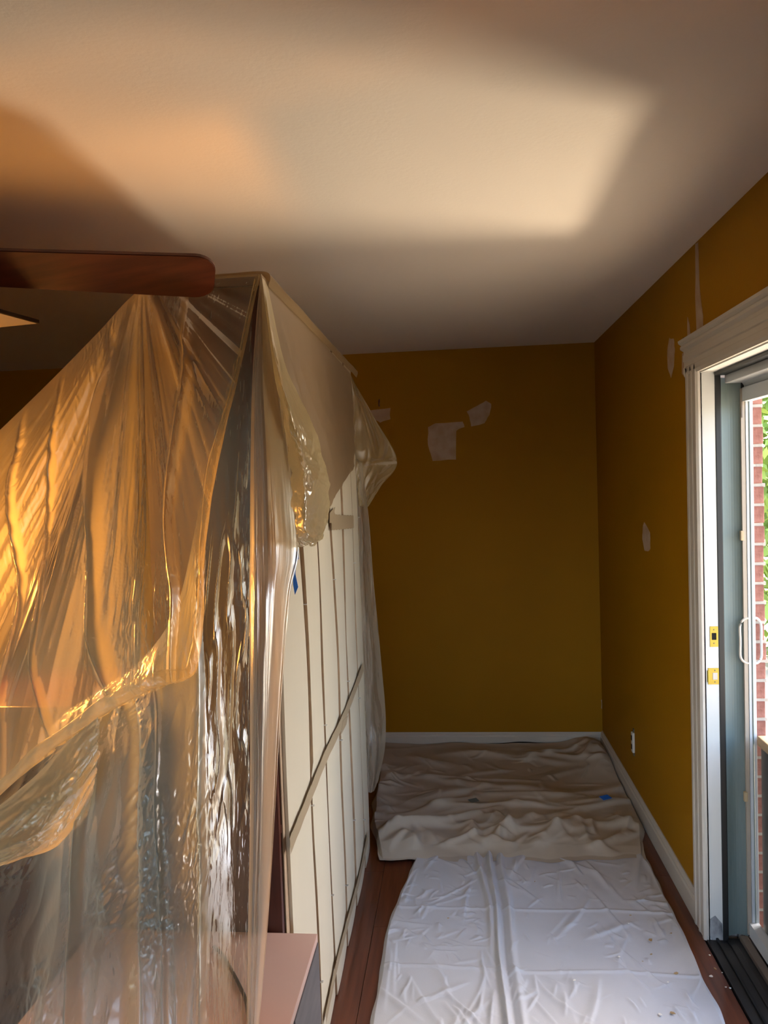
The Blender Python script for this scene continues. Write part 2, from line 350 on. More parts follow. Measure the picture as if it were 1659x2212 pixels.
# concave grey-blue channel
pr = []
for i in range(9):
    t = i/8; pr.append(Vector((.912+.066*t, DY1+.012*math.sin(PI*t)**1.0-.001, .02)))
pr += [Vector((.978, DY1+.04, .02)), Vector((.912, DY1+.04, .02))]
dpart('door_channel', prism(pr, (0, 0, DZ-.04)), M['greyblue'], 'grey-blue metal channel', smooth=False)
dpart('door_channel', B(.912, DY0-.04, .02, .978, DY0+.002, DZ-.02), M['greyblue'])
dpart('channel_return', B(.978, DY1-.001, .02, .988, DY1+.02, DZ-.02), M['black'])
dpart('head_channel', B(.925, DY0, DZ-.04, .99, DY1, DZ-.012, bev=.003), M['screenw'])
hb = [(.965, DZ-.012), (1.012, DZ-.012), (1.012, DZ-.055), (1.0, DZ-.060), (.99, DZ-.052), (.975, DZ-.03)]
dpart('screen_head_rail', prism([Vector((a, DY0, b)) for a, b in hb], (0, DY1-DY0, 0)), M['screenw'])
dpart('exterior_wall_core', B(.915, DY1+.045, -.1, .955, YB, H), M['siding'])
# threshold and rails
th = empty('threshold', (0, 0, 0)); th.parent = door; th.matrix_parent_inverse = DINV
def tpart(name, bm, m, label=None):
    o = obj(name, bm, m, th)
    if label: o['label'] = label
tpart('sill_plate', B(XR-.012, DY0-.02, -.03, 1.16, DY1+.012, .004, bev=.002), M['thresh'], 'black sill plate')
tpart('rail', B(.868, DY0, .004, .876, DY1, .012, bev=.001), M['black'])
tpart('rail', B(.905, DY0, .004, .928, DY1, .010, bev=.002), M['thresh'])
tpart('rail', B(.948, DY0, .004, .975, DY1, .022, bev=.003), M['rail'], 'worn aluminium rail')
tpart('rail', B(1.03, DY0, .004, 1.055, DY1, .016, bev=.003), M['rail'])
# grime at the jamb's foot
for poly in ([(1534, 1985), (1545, 1978), (1560, 1995), (1562, 2034), (1540, 2036), (1533, 2020)],):
    pts = [at(px, py, 1, DY1-.0005) for px, py in poly]
    g = obj('scuff_mark', prism(pts, (0, -.0008, 0)), mat('scuffed_paint', (.42, .42, .42), .7, mix=((.12, .12, .13), 25, (1, 1, .5)))); g.parent = door; g.matrix_parent_inverse = DINV
# brass strike plates on the jamb
def strike(z0, z1, x0, x1, hx0, hx1, hz0, hz1, hm, lip):
    y = DY1-.0022; bm = bmesh.new()
    box(bm, x0, y, z0, hx0, DY1, z1); box(bm, hx1, y, z0, x1, DY1, z1); box(bm, hx0, y, z0, hx1, DY1, hz0); box(bm, hx0, y, hz1, hx1, DY1, z1)
    p = dpart('strike_plate', bm, M['brass'], 'brass strike plate')
    if lip:
        box_ = tube([(x0, y+.001, (z0+z1)/2-.02), (x0, y+.001, (z0+z1)/2+.02)], .0035, 8); o = obj('lip', box_, M['brass']); o.parent = p
    bm = B(hx0, DY1-.0006, hz0, hx1, DY1-.0001, hz1) if hm == 'dark' else B(hx0, DY1-.0035, hz0, hx1, DY1-.0001, hz1, bev=.001)
    o = obj('latch_hole', bm, M[hm]); o.parent = p
    for z in ((z0+hz0)/2, (z1+hz1)/2):
        bm = bmesh.new(); bmesh.ops.create_cone(bm, cap_ends=True, segments=12, radius1=.0028, radius2=.0022, depth=.002, matrix=Matrix.Translation(((hx0+hx1)/2, y-.0006, z)) @ Matrix.Rotation(PI/2, 4, 'X'))
        s = obj('screw', bm, M['screw']); s.parent = p
def zat(py, px=1540): return at(px, py, 1, DY1).z
def xat(px, py=1400): return at(px, py, 1, DY1).x
strike(zat(1397), zat(1353), xat(1533.5, 1375), xat(1551, 1375), xat(1537, 1375), xat(1547, 1375), zat(1382), zat(1367), 'dark', False)
strike(zat(1478), zat(1443), xat(1529.5, 1460), xat(1552.5, 1460), xat(1539, 1460), xat(1549.5, 1460), zat(1468), zat(1453), 'trim', True)

# screen door standing closed in the opening
sd = empty('screen_door', (.99, 2.33, .02)); tag(sd, 'white framed sliding screen door with pull handles in the outer doorway', 'screen door')
SINV = Matrix.Translation((-.99, -2.33, -.02))
def spart(name, bm, m, label=None, parent=None, **k):
    o = obj(name, bm, m, **k); o.parent = parent or sd
    if parent is None: o.matrix_parent_inverse = SINV
    if label: o['label'] = label
    return o
SY1 = DY1-.004
spart('stile', B(.988, SY1-.008, .03, 1.012, SY1+.003, DZ-.045, bev=.0015), M['screenw'])
spart('stile_edge', B(.974, SY1-.006, .03, .9865, SY1+.003, DZ-.06), M['screenb'], 'beige edge strip of the stile')
spart('stile', B(.976, DY0+.004, .03, 1.012, DY0+.045, DZ-.045, bev=.0015), M['screenw'])
spart('top_rail', B(.978, DY0+.045, DZ-.105, 1.010, SY1-.008, DZ-.058), M['screenw'])
spart('bottom_rail', B(.978, DY0+.045, .026, 1.010, SY1-.008, .075), M['screenw'])
spart('stile_bead', tube([(.9995, SY1-.009, .03), (.9995, SY1-.009, DZ-.06)], .0022, 6), M['greyblue'])
bm = bmesh.new(); v = [bm.verts.new(c) for c in ((1.004, DY0+.04, .07), (1.004, SY1-.004, .07), (1.004, SY1-.004, DZ-.1), (1.004, DY0+.04, DZ-.1))]; bm.faces.new(v)
spart('screen_mesh', bm, M['mesh'], 'fine insect mesh')
for side, x0, x1 in ((-1, .990, .962), (1, 1.010, 1.031)):
    zt, zb = zat(1336), zat(1432); hy = SY1-.004
    pts = [(x0, hy, zt), (x0+(x1-x0)*.45, hy, zt-.002), (x1, hy, zt-.022), (x1, hy, (zt+zb)/2), (x1, hy, zb+.022), (x0+(x1-x0)*.45, hy, zb+.002), (x0, hy, zb)]
    P_ = cr(np.array(pts), np.linspace(0, 1, 26))
    spart('pull_handle', tube([tuple(q) for q in P_], .0045, 8), M['screenw'] if side > 0 else M['trim'], smooth=True)
for py in (1158, 1718):
    z = zat(py); spart('roller_clip', B(.966, SY1-.012, z-.017, .978, SY1+.002, z+.017, bev=.003), M['clip'], 'tan plastic clip')
spart('pull_tab', B(.975, SY1-.009, zat(905), .979, SY1-.005, zat(870)), M['rail'])

# outlet box on the right wall
ou = empty('wall_outlet', (XR, 3.83, .32)); tag(ou, 'small white uncovered socket low on the mustard wall right of the drop cloths', 'outlet')
def opart(n, bm, m):
    o = obj(n, bm, m); o.parent = ou; o.matrix_parent_inverse = Matrix.Translation((-XR, -3.83, -.32)); return o
opart('socket', B(XR-.012, 3.815, .27, XR, 3.845, .37, bev=.003), M['outlet'])
opart('mounting_strap', B(XR-.004, 3.820, .252, XR, 3.840, .388), M['screw'])
for z in (.298, .342): opart('slot', B(XR-.0135, 3.822, z-.012, XR-.0118, 3.838, z+.012), M['dark'])

# ------------------------------------------------------------------ exterior: brick wall, ground, deck box, tree
bw = struct('wall_outside', B(.958, DY1+.030, -.2, 1.040, YB+.6, 2.6), M['mortar'])
bmb = B(0, 0, 0, .060, .198, .0575, bev=.003)
for v in bmb.verts: v.co += Vector((random.uniform(-.001, .001),)*3)
bme = bpy.data.meshes.new('brick'); bmb.to_mesh(bme); bmb.free(); bme.materials.append(M['brick'])
bmh = B(0, 0, 0, .060, .094, .0575, bev=.003); bmeh = bpy.data.meshes.new('brick'); bmh.to_mesh(bmeh); bmh.free(); bmeh.materials.append(M['brick'])
k = 0; z = -.02
while z < 2.15:
    yy = DY1+.006
    for j in range(4):
        half = (j == 0 and k % 2)
        o = bpy.data.objects.new('brick', bmeh if half else bme); COL.objects.link(o); o.parent = bw
        o.location = (.990+random.uniform(-.003, .003), yy, z); yy += .104 if half else .208
    # raised mortar tongue at the corner of each joint
    z += .0677; k += 1
bm = bmesh.new(); z = -.02+.0575
for i in range(31):
    box(bm, .999, DY1+.009, z-.0015, 1.054+random.uniform(-.004, .006), DY1+.22, z+.0112, bev=.002); z += .0677
jt = obj('mortar_joint', bm, M['mortar'], bw); jt['kind'] = 'stuff'
struct('ground', B(1.16, -8, -.25, 14, 16, -.12), M['soil'])
struct('added_sun_block_eave', B(.95, -3, 2.62, 1.62, 8, 2.74), M['siding'])  # unseen overhang added to keep direct sun out of the doorway
tag(obj('added_bounce_slab', B(2.35, 2.8, -.13, 2.9, 3.36, -.1, bev=.01), M['slab']), 'unseen pale slab added under the bounce lamp outside the doorway', 'paving slab')  # out of view, added so the bounce lamp has a surface beneath it
db = empty('deck_box', (1.25, 2.6, -.12)); tag(db, 'dark outdoor box with sloping tan wooden rim beyond the screen door', 'storage box')
y0, y1 = 2.55, 3.2
def dbp(n, bm, m, label=None):
    o = obj(n, bm, m); o.parent = db; o.matrix_parent_inverse = Matrix.Translation((-1.25, -2.6, .12))
    if label: o['label'] = label
dbp('body', B(1.020, 2.25, -.12, 1.42, 2.69, .70, bev=.004), M['deckdark'])
dbp('rim', B(1.014, 2.23, .70, 1.44, 2.705, .735, bev=.004), M['deckwood'], 'tan wooden rim')
for x in (1.05, 1.175, 1.30): dbp('panel_board', B(x, 2.242, -.1, x+.115, 2.25, .69), M['deckdark'])
tr = empty('leafy_tree', (3.2, 7.6, -.1)); tag(tr, 'sunlit yellow-green leafy tree beyond the brick wall', 'tree')
def trp(n, bm, m, kind=None):
    o = obj(n, bm, m); o.parent = tr; o.matrix_parent_inverse = Matrix.Translation((-3.2, -7.6, .1))
    if kind: o['kind'] = kind
trp('trunk', tube([(3.2, 7.6, -.15), (3.25, 7.65, 1), (3.1, 7.6, 2.2), (3.2, 7.7, 3.6)], [.14, .11, .09, .04], 10), M['bark'])
bm = bmesh.new()
for i in range(7000):
    c = Vector(rng.normal(0, 1, 3)); c.normalize(); c *= random.random()**.4; c = Vector((3.1+c.x*1.5, 7.6+c.y*1.3, 1.7+c.z*2.0))
    a = Vector(rng.normal(0, 1, 3)).normalized(); b = a.cross(Vector(rng.normal(0, 1, 3))).normalized(); s = .05+.05*random.random()
    bm.faces.new([bm.verts.new(c+a*s), bm.verts.new(c+b*s*.5), bm.verts.new(c-a*s), bm.verts.new(c-b*s*.5)])
trp('foliage', bm, M['leaf'], 'stuff')

# ------------------------------------------------------------------ bookcase with its back to the passage
BX0, BX1, BY0, BY1, BZ = -.722, -.432, 1.736, 3.30, 2.135
bc = empty('bookcase', ((BX0+BX1)/2, (BY0+BY1)/2, 0)); tag(bc, 'tall dark mahogany bookcase with cream boards on its back, shrouded in plastic', 'bookcase')
BI = Matrix.Translation((-(BX0+BX1)/2, -(BY0+BY1)/2, 0))
def bp(n, bm, m, label=None, parent=None, **k):
    o = obj(n, bm, m, **k); o.parent = parent or bc
    if parent is None: o.matrix_parent_inverse = BI
    if label: o['label'] = label
    return o
for y in (BY0, (BY0+BY1)/2-.011, BY1-.022): bp('side_panel', B(BX0, y, 0, BX1-.006, y+.022, BZ-.0225, bev=.002), M['case'])
bp('top_panel', B(BX0, BY0-.002, BZ-.022, BX1-.004, BY1+.002, BZ-.001, bev=.002), M['case'])
bp('plinth', B(BX0+.02, BY0+.022, 0, BX0+.04, BY1-.022, .08), M['case'])
for zz in (.08, .45, .82, 1.19, 1.56, 1.9):
    bp('shelf', B(BX0+.01, BY0+.022, zz, BX1-.006, (BY0+BY1)/2-.011, zz+.02, bev=.001), M['case'])
    bp('shelf', B(BX0+.01, (BY0+BY1)/2+.011, zz, BX1-.006, BY1-.022, zz+.02, bev=.001), M['case'])
bp('hardboard_backing', B(BX1-.006, BY0+.028, .012, BX1-.003, BY1-.004, BZ), M['seam'], 'brown hardboard showing in the seams')
# seams traced as (px,py) on the back plane, boards run between them
seams = [
 [(563.5, 592), (598, 1190), (608, 1513), (614, 1700), (629, 2000), (640, 2300)],
 [(600, 650), (646, 1190), (666, 1500), (667.5, 1729), (684, 1997), (692, 2200)],
 [(640, 690), (684, 1175), (696, 1510), (706, 1795), (718, 2036), (726, 2170)],
 [(680, 735), (712, 1142), (731, 1465), (732, 1630), (747, 1931), (748, 2080)],
 [(712, 765), (733, 1016), (747, 1438), (756, 1646), (765, 1855), (769, 1960)],
 [(738, 790), (755, 1011), (770, 1438), (781, 1712), (787, 1855), (789, 1900)],
 [(757, 808), (767, 1000), (784, 1384), (797, 1767), (799, 1845), (800, 1860)]]
def seam_fn(s):
    pts = sorted([(at(px, py, 0, BX1).z, at(px, py, 0, BX1).y) for px, py in s]); z_ = np.array([q[0] for q in pts]); y_ = np.array([q[1] for q in pts])
    z_[0] = min(z_[0], .0); return lambda z: np.interp(z, z_, y_)
SF = [seam_fn(s) for s in seams]
ZS = np.linspace(.004, BZ-.002, 60)
for i in range(6):
    ya = np.array([SF[i](z) for z in ZS]); yb = np.array([SF[i+1](z) for z in ZS])
    if i == 0: ya = np.maximum(ya, BY0+.012)
    sm = lambda a: np.convolve(np.pad(a, 5, 'edge'), np.ones(11)/11, 'valid')
    ya, yb = sm(ya)+.0015, sm(yb)-.0015; ya = ya if i else ya
    bulge = .004*np.sin(PI*ZS/BZ*(1+i % 3))*(.5+.5*math.sin(i*2.1))
    edge = [.003, .0090, .0065, .0048, .0050, .0042][i]
    V, Fc = [], []
    nk = 5
    for j, z in enumerate(ZS):
        ee = edge*(1 if (i != 1 or z > .86) else .35)
        for q in range(nk):
            t = q/(nk-1); V.append((BX1+.001+abs(bulge[j])+ee*(1-t)**.7+.002*math.sin(PI*t), ya[j]*(1-t)+yb[j]*t, z))
        for q in range(nk):
            t = q/(nk-1); V.append((BX1-.0025, ya[j]*(1-t)+yb[j]*t, z))
    for j in range(len(ZS)-1):
        a, b = j*2*nk, (j+1)*2*nk
        for q in range(nk-1): Fc.append((a+q, a+q+1, b+q+1, b+q))
        Fc += [(a, b, b+nk, a+nk), (a+nk-1, a+2*nk-1, b+2*nk-1, b+nk-1)]
    bo = bp('back_board', (V, [], Fc), M['board']); bo.data.materials.append(M['seam'])
    for k_, pl in enumerate(bo.data.polygons):
        if k_ % (nk+1) >= nk-1 and i: pl.material_index = 1
    for z in ([.35, .9, 1.5] if i % 2 else [.22, .75, 1.32]):
        yy = float(np.interp(z, ZS, yb))+.0035
        bp('staple', B(BX1+.002, yy-.006, z-.0012, BX1+.0125, yy+.002, z+.0012), M['staple'])
# thin tan strips laid across the boards
def strip(path, w, n=30):
    pts = [at(px, py, 0, BX1+.0145) for px, py in path]; P_ = cr(np.array([tuple(p) for p in pts]), np.linspace(0, 1, n)); V = []; Fc = []
    for i, p in enumerate(P_):
        d = P_[min(i+1, n-1)]-P_[max(i-1, 0)]; nn = np.array([0, -d[2], d[1]]); nn /= np.linalg.norm(nn)
        ww = w*(1+.06*math.sin(i*1.9)); V += [tuple(p+nn*ww/2), tuple(p-nn*ww/2), tuple(p+nn*ww/2-np.array([.0006, 0, 0])), tuple(p-nn*ww/2-np.array([.0006, 0, 0]))]
    for i in range(n-1):
        a, b = 4*i, 4*i+4; Fc += [(a, a+1, b+1, b), (a, b, b+2, a+2), (a+1, a+3, b+3, b+1)]
    return (V, [], Fc)
bp('tan_strip', strip([(627, 1828), (665, 1732), (705, 1632), (745, 1546), (785, 1440)], .040), M['tape'], 'diagonal tan strip')
bp('tan_strip', strip([(704, 2200), (728, 2085), (752, 1990), (778, 1890), (796, 1800)], .034), M['tape'], 'lower diagonal tan strip')
bp('tan_strip', strip([(716, 1128), (740, 1128), (764, 1127)], .052), M['tape'], 'short level tan strip')
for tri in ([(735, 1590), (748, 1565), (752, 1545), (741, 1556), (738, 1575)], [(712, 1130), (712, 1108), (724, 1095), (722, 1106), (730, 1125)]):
    bp('tan_strip_tatter', prism([at(px, py, 0, BX1+.0145) for px, py in tri], (.0006, 0, 0)), M['tape'])
# blue masking tape on the film's edge
bt = [at(px, py, 1, 1.90) for px, py in ((632, 1196), (645, 1187), (645, 1207), (640, 1214), (638, 1240), (644, 1268), (637, 1285), (633, 1262), (632, 1225))]
BT = bt

# ------------------------------------------------------------------ pink-topped cabinet in front of the bookcase
cb = empty('low_cabinet', (-.62, 1.44, 0)); tag(cb, 'low cabinet with pink top and dark grey side at the bookcase foot', 'cabinet')
CI = Matrix.Translation((.62, -1.44, 0)); CZ = .597
def cp(n, bm, m, label=None):
    o = obj(n, bm, m); o.parent = cb; o.matrix_parent_inverse = CI
    if label: o['label'] = label
CY0 = 1.16
cp('top_board', B(-.90, CY0, CZ-.018, -.352, 1.725, CZ, bev=.0015), M['pink'], 'pink laminate top')
for x in (-.898, -.372): cp('side_board', B(x, CY0+.004, .0, x+.018, 1.722, CZ-.018), M['grey'], 'dark grey side')
cp('side_board', B(-.3535, CY0+.3, .0, -.350, 1.722, CZ-.019), M['grey'])
cp('back_panel', B(-.880, 1.712, 0, -.372, 1.722, CZ-.018), M['grey'])
cp('door', B(-.875, CY0-.012, .03, -.626, CY0+.004, CZ-.03, bev=.002), M['grey']); cp('door', B(-.622, CY0-.012, .03, -.374, CY0+.004, CZ-.03, bev=.002), M['grey'])
pth = [at(462, 2045, 2, CZ+.004), at(480, 2062, 2, CZ+.004), at(500, 2095, 2, CZ+.004), at(518, 2130, 2, CZ+.004), at(532, 2165, 2, CZ+.004), at(540, 2230, 2, CZ+.004)]
P_ = cr(np.array([tuple(p) for p in pth]), np.linspace(0, 1, 40))
tag(obj('power_cord', tube([tuple(q) for q in P_], .0038, 8), M['cable'], smooth=True), 'black power cord curving over the pink cabinet top behind the plastic', 'cord')

# ------------------------------------------------------------------ things under the plastic: dresser shaped to block lamp light from the lower film, lamp
dr = empty('dresser', (-1.26, 2.0, 0)); tag(dr, 'tall dark dresser shaped to block lamp light under the plastic at lower left', 'dresser')
def ap(n, bm, m='case', parent=None):
    o = obj(n, bm, M[m]); o.parent = parent or dr
    if parent is None: o.matrix_parent_inverse = Matrix.Translation((1.26, -2.0, 0))
    return o
ap('carcass', B(-1.74, 1.80, .06, -.78, 2.18, 1.10, bev=.004)); ap('top_board', B(-1.77, 1.775, 1.10, -.755, 2.19, 1.125, bev=.005))
for x in (-1.72, -.85):
    for y in (1.81, 2.12): ap('foot', B(x, y, 0, x+.05, y+.05, .06))
for q in range(5):
    for x in (-1.73, -1.255):
        dw = ap('drawer', B(x, 1.786, .09+q*.2, x+.465, 1.80, .28+q*.2, bev=.003)); ap('knob', tube([(x+.23, 1.786, .185+q*.2), (x+.23, 1.768, .185+q*.2)], .011, 10), 'fanmetal', dw)
LX, LY, LZ = -1.50, 2.06, 1.40
lp = empty('work_lamp', (LX, LY, 1.125)); tag(lp, 'lit work lamp on the dresser glowing orange behind the plastic film', 'lamp')
def lpp(n, bm, m, mx=None):
    if mx is not None: bm.transform(mx)
    o = obj(n, bm, m, smooth=True); o.parent = lp; o.matrix_parent_inverse = Matrix.Translation((-LX, -LY, -1.125))
AIM = Vector((.62, -.80, -.05)).normalized(); MX = Matrix.Translation((LX, LY, LZ)) @ AIM.to_track_quat('Z', 'Y').to_matrix().to_4x4()
lpp('base', lathe([(0, 1.126), (.10, 1.126), (.10, 1.14), (.03, 1.155), (0, 1.155)], 32, (LX, LY)), M['fanmetal'])
lpp('pole', tube([(LX, LY, 1.15), (LX, LY, LZ-.03)], .011, 12), M['fanmetal'])
lpp('reflector', lathe([(.02, -.10), (.03, -.06), (.07, -.03), (.095, .02), (.097, .02), (.073, -.033), (.033, -.065), (.02, -.10)], 32), M['staple'], MX)
lpp('bulb', lathe([(0, -.05), (.018, -.045), (.026, -.02), (.02, -.005), (0, .0)], 20), M['bulb'], MX)
lo = light('lamp_light', 'SPOT', MX @ Vector((0, 0, .03)), LAMP_W, (1, .40, .07), aim=AIM, shadow_soft_size=.14, spot_size=math.radians(166), spot_blend=.9)

# ------------------------------------------------------------------ ceiling fan
HX, HY = -1.19, 1.33
fan = empty('ceiling_fan', (HX, HY, H)); tag(fan, 'ceiling fan with dark reddish wooden blades near the ceiling at left', 'ceiling fan')
FI = Matrix.Translation((-HX, -HY, -H))
def fp(n, bm, m, label=None, **k):
    o = obj(n, bm, m, **k); o.parent = fan; o.matrix_parent_inverse = FI
    if label: o['label'] = label
    return o
fp('canopy', lathe([(.07, H), (.068, H-.02), (.03, H-.06), (0, H-.06)], 32, (HX, HY)), M['fanmetal'], smooth=True)
fp('downrod', tube([(HX, HY, H-.05), (HX, HY, 2.20)], .013, 12), M['fanmetal'])
fp('motor_housing', lathe([(0, 2.21), (.06, 2.205), (.12, 2.18), (.13, 2.13), (.12, 2.08), (.06, 2.05), (0, 2.05)], 40, (HX, HY)), M['fanmetal'], smooth=True)
L0, L1, BW = .20, .745, .136
def blade_bm():
    poly = []; r = .042
    poly += [(L0, -BW*.38)]
    for k in range(7): a = -PI/2+k*PI/12; poly.append((L1-r+r*math.cos(a), -BW/2+r+r*math.sin(a)))
    for k in range(7): a = k*PI/12; poly.append((L1-r+r*math.cos(a), BW/2-r+r*math.sin(a)))
    poly += [(L0, BW*.38)]
    bm = prism([Vector((x, y, -.004)) for x, y in poly], (0, 0, .009))
    bmesh.ops.bevel(bm, geom=[e for e in bm.edges], offset=.0015, segments=2, affect='EDGES'); return bm
for k in range(4):
    a = math.radians(21.3)+k*PI/2
    Mx = Matrix.Translation((HX, HY, 2.100)) @ Matrix.Rotation(a, 4, 'Z') @ Matrix.Rotation(math.radians(-23), 4, 'X')
    bm = blade_bm(); bm.transform(Mx); bl = fp('blade', bm, M['blade'])
    bm = B(.09, -.02, -.012, .26, .02, -.005, bev=.002); bm.transform(Mx); ir = obj('blade_iron', bm, M['fanmetal']); ir.parent = bl
# square light panel hung under the motor
hd = .39; bm = bmesh.new(); n_ = 9; vs = []
for j in range(n_):
    for i in range(n_):
        u, v = i/(n_-1)*2-1, j/(n_-1)*2-1; s = hd/math.sqrt(2); d = .035*(1-u*u)*(1-v*v)
        p = Vector((u*s, v*s, 0)); p.rotate(Matrix.Rotation(PI/4+.61, 3, 'Z')); vs.append(bm.verts.new((HX+p.x, HY+p.y, 2.012-d)))
for j in range(n_-1):
    for i in range(n_-1): bm.faces.new((vs[j*n_+i], vs[j*n_+i+1], vs[(j+1)*n_+i+1], vs[(j+1)*n_+i]))
fp('light_diffuser', bm, M['diffuser'], 'pale square light diffuser', smooth=True)
bm = B(-hd/math.sqrt(2)-.003, -hd/math.sqrt(2)-.003, 2.013, hd/math.sqrt(2)+.003, hd/math.sqrt(2)+.003, 2.020)
bm.transform(Matrix.Translation((HX, HY, 0)) @ Matrix.Rotation(PI/4+.61, 4, 'Z')); fp('light_frame', bm, M['fanmetal'])
fp('light_stem', tube([(HX, HY, 2.06), (HX, HY, 2.02)], .03, 12), M['fanmetal'])

# ------------------------------------------------------------------ plastic sheeting
def C3(rows): return [[tuple(at(px, py, 1, y)) for px, py, y in r] for r in rows]
ps = empty('plastic_sheet', (-.72, 1.70, 0)); tag(ps, 'clear plastic sheet draped over the bookcase top, glowing orange at left', 'plastic sheeting')
PI_ = Matrix.Translation((.72, -1.70, 0))
def film(n, P, m, w, h, parent, label=None):
    o = surf_obj(n, P, m, None, w, h); o.parent = parent; o.matrix_parent_inverse = Matrix.Translation(-parent.location)
    if label: o['label'] = label
    return o
# A: front drape from the top line to the slanting hem
A = C3([
 [(-160, 1075, 1.98), (-60, 985, 1.93), (30, 900, 1.87), (120, 812, 1.81), (210, 720, 1.77), (300, 628, 1.735), (380, 612, 1.728), (470, 598, 1.726), (562, 591, 1.726)],
 [(-190, 1250, 1.86), (-90, 1180, 1.80), (0, 1110, 1.76), (90, 1050, 1.73), (180, 980, 1.70), (285, 900, 1.66), (360, 880, 1.66), (440, 870, 1.66), (506, 850, 1.68)],
 [(-200, 1450, 1.76), (-100, 1400, 1.70), (-10, 1350, 1.65), (80, 1300, 1.62), (170, 1230, 1.60), (270, 1160, 1.58), (345, 1140, 1.58), (410, 1125, 1.58), (452, 1100, 1.60)],
 [(-200, 1660, 1.66), (-110, 1610, 1.60), (-20, 1560, 1.55), (75, 1490, 1.52), (180, 1420, 1.50), (290, 1340, 1.49), (350, 1325, 1.49), (405, 1310, 1.50), (441, 1290, 1.53)],
 [(-200, 1850, 1.58), (-110, 1800, 1.52), (-20, 1745, 1.47), (100, 1640, 1.45), (205, 1555, 1.44), (300, 1505, 1.43), (350, 1482, 1.43), (400, 1470, 1.45), (428, 1452, 1.47)]])
P = grid_surface(A, 420, 460); nrm = normals(P)
apx = np.array(tuple(at(302, 628, 1, 1.735))); U, V = np.meshgrid(np.linspace(0, 1, 420), np.linspace(0, 1, 460))
dx, dz = P[..., 0]-apx[0], P[..., 2]-apx[2]; ang = np.arctan2(dx, -dz-.0+.08); rad = np.hypot(dx, dz)
amp = sst(0, .22, V)
crk = sst(-.05, .35, vnoise(U*4, V*3, 30))
d = amp*(.034*vnoise(ang*4.2, rad*.5, 1)+.007*ridge(ang*8, rad*.45, 2)+.0028*ridge(ang*22, rad*1.1, 3)+(.25+crk)*(.0014*ridge(ang*60, rad*5, 4)+.0010*ridge(ang*130, rad*14, 8)))
# two strong pleats
for c, w, h in ((.545, .012, .028), (.80, .016, .03), (.30, .008, .016), (.40, .006, .012)):
    d += amp*h*np.exp(-((U-c-.02*vnoise(V*4, V*0+c*9, 5))/w)**2)
sgn = np.sign(nrm[..., 1].mean()); P = P-nrm*sgn*d[..., None]
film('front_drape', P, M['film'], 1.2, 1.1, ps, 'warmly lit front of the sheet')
# hem fold of A: rolled lip below the hem
hem = np.array([tuple(at(px, py, 1, y)) for px, py, y in ((-200, 1850, 1.50), (-60, 1770, 1.46), (20, 1700, 1.43), (100, 1630, 1.42), (205, 1557, 1.41), (300, 1503, 1.41), (350, 1482, 1.41), (400, 1468, 1.43), (426, 1440, 1.46), (440, 1330, 1.52), (441, 1200, 1.57), (470, 1000, 1.63), (510, 830, 1.68), (562, 594, 1.724))])
hp_ = cr(hem, np.linspace(0, 1, 420)); nvh = 14; P = np.zeros((nvh, 420, 3)); tt = np.linspace(0, 1, 420)
wd = .006+.008*(1-sst(.45, .75, tt))+.004*vnoise(tt*12, tt*0, 3)
cen = np.array([-.9, 1.6, 1.7])
for i in range(nvh):
    a = -PI*.1+i/(nvh-1)*PI*1.1
    tow = cen-hp_; tow[:, 1] = 0; tow /= np.linalg.norm(tow, axis=1, keepdims=True)
    P[i] = hp_+tow*(wd*(1-math.cos(a)))[:, None]*1.1+np.array([0, -1, 0])*(.014*math.sin(a)+.006*vnoise(tt*30, tt*0+i*.25, 6))[:, None]
film('hem_fold', P, M['film'], 1.6, .06, ps)

# left swag hanging below the hem
S = C3([[(-200, 1800, 1.46), (-60, 1775, 1.43), (60, 1690, 1.41), (140, 1610, 1.40), (212, 1548, 1.40)],
        [(-200, 1850, 1.40), (-60, 1830, 1.36), (60, 1760, 1.34), (150, 1680, 1.35), (216, 1610, 1.38)],
        [(-200, 1900, 1.36), (-60, 1880, 1.33), (60, 1840, 1.31), (140, 1790, 1.33), (206, 1690, 1.37)],
        [(-200, 1890, 1.41), (-60, 1872, 1.39), (40, 1855, 1.36), (120, 1830, 1.36), (190, 1760, 1.38)]])
P = grid_surface(S, 160, 110); nrm = normals(P); U, V = np.meshgrid(np.linspace(0, 1, 160), np.linspace(0, 1, 110))
d = .016*vnoise(U*3-V*2.5, V*6, 1)+.008*ridge(U*5+V*3, V*9, 2)+.002*ridge(U*24, V*20, 4)
P = P+np.array([0, -1., 0])*(d*np.sin(PI*np.clip(V, .02, .98)))[..., None]
film('swag', P, M['film'], .5, .25, ps)

# C: narrow column falling from the near top corner
def colpts(y_top, y_bot, pairs):
    n = len(pairs); rows = []
    for i, (py, xs) in enumerate(pairs):
        y = y_top+(y_bot-y_top)*(i/(n-1))**1.3
        rows.append([(x, py, y+dy) for x, dy in xs])
    return C3(rows)
Cc = colpts(1.728, 1.20, [
 (592, [(562, .01), (563, -.004), (564, .0), (566, .03)]),
 (800, [(546, .01), (556, -.02), (576, .02), (606, .06)]),
 (1000, [(541, .01), (556, -.03), (590, .02), (636, .08)]),
 (1180, [(540, .01), (558, -.03), (600, .02), (646, .10)]),
 (1290, [(539, .01), (558, -.03), (594, .02), (626, .10)]),
 (1500, [(540, .01), (556, -.03), (584, .02), (608, .10)]),
 (1750, [(540, .01), (554, -.03), (575, .02), (594, .09)]),
 (2000, [(536, .01), (548, -.03), (565, .01), (578, .08)]),
 (2240, [(533, .01), (541, -.03), (551, .01), (557, .06)])])
P = grid_surface(Cc, 150, 420); U, V = np.meshgrid(np.linspace(0, 1, 150), np.linspace(0, 1, 420))
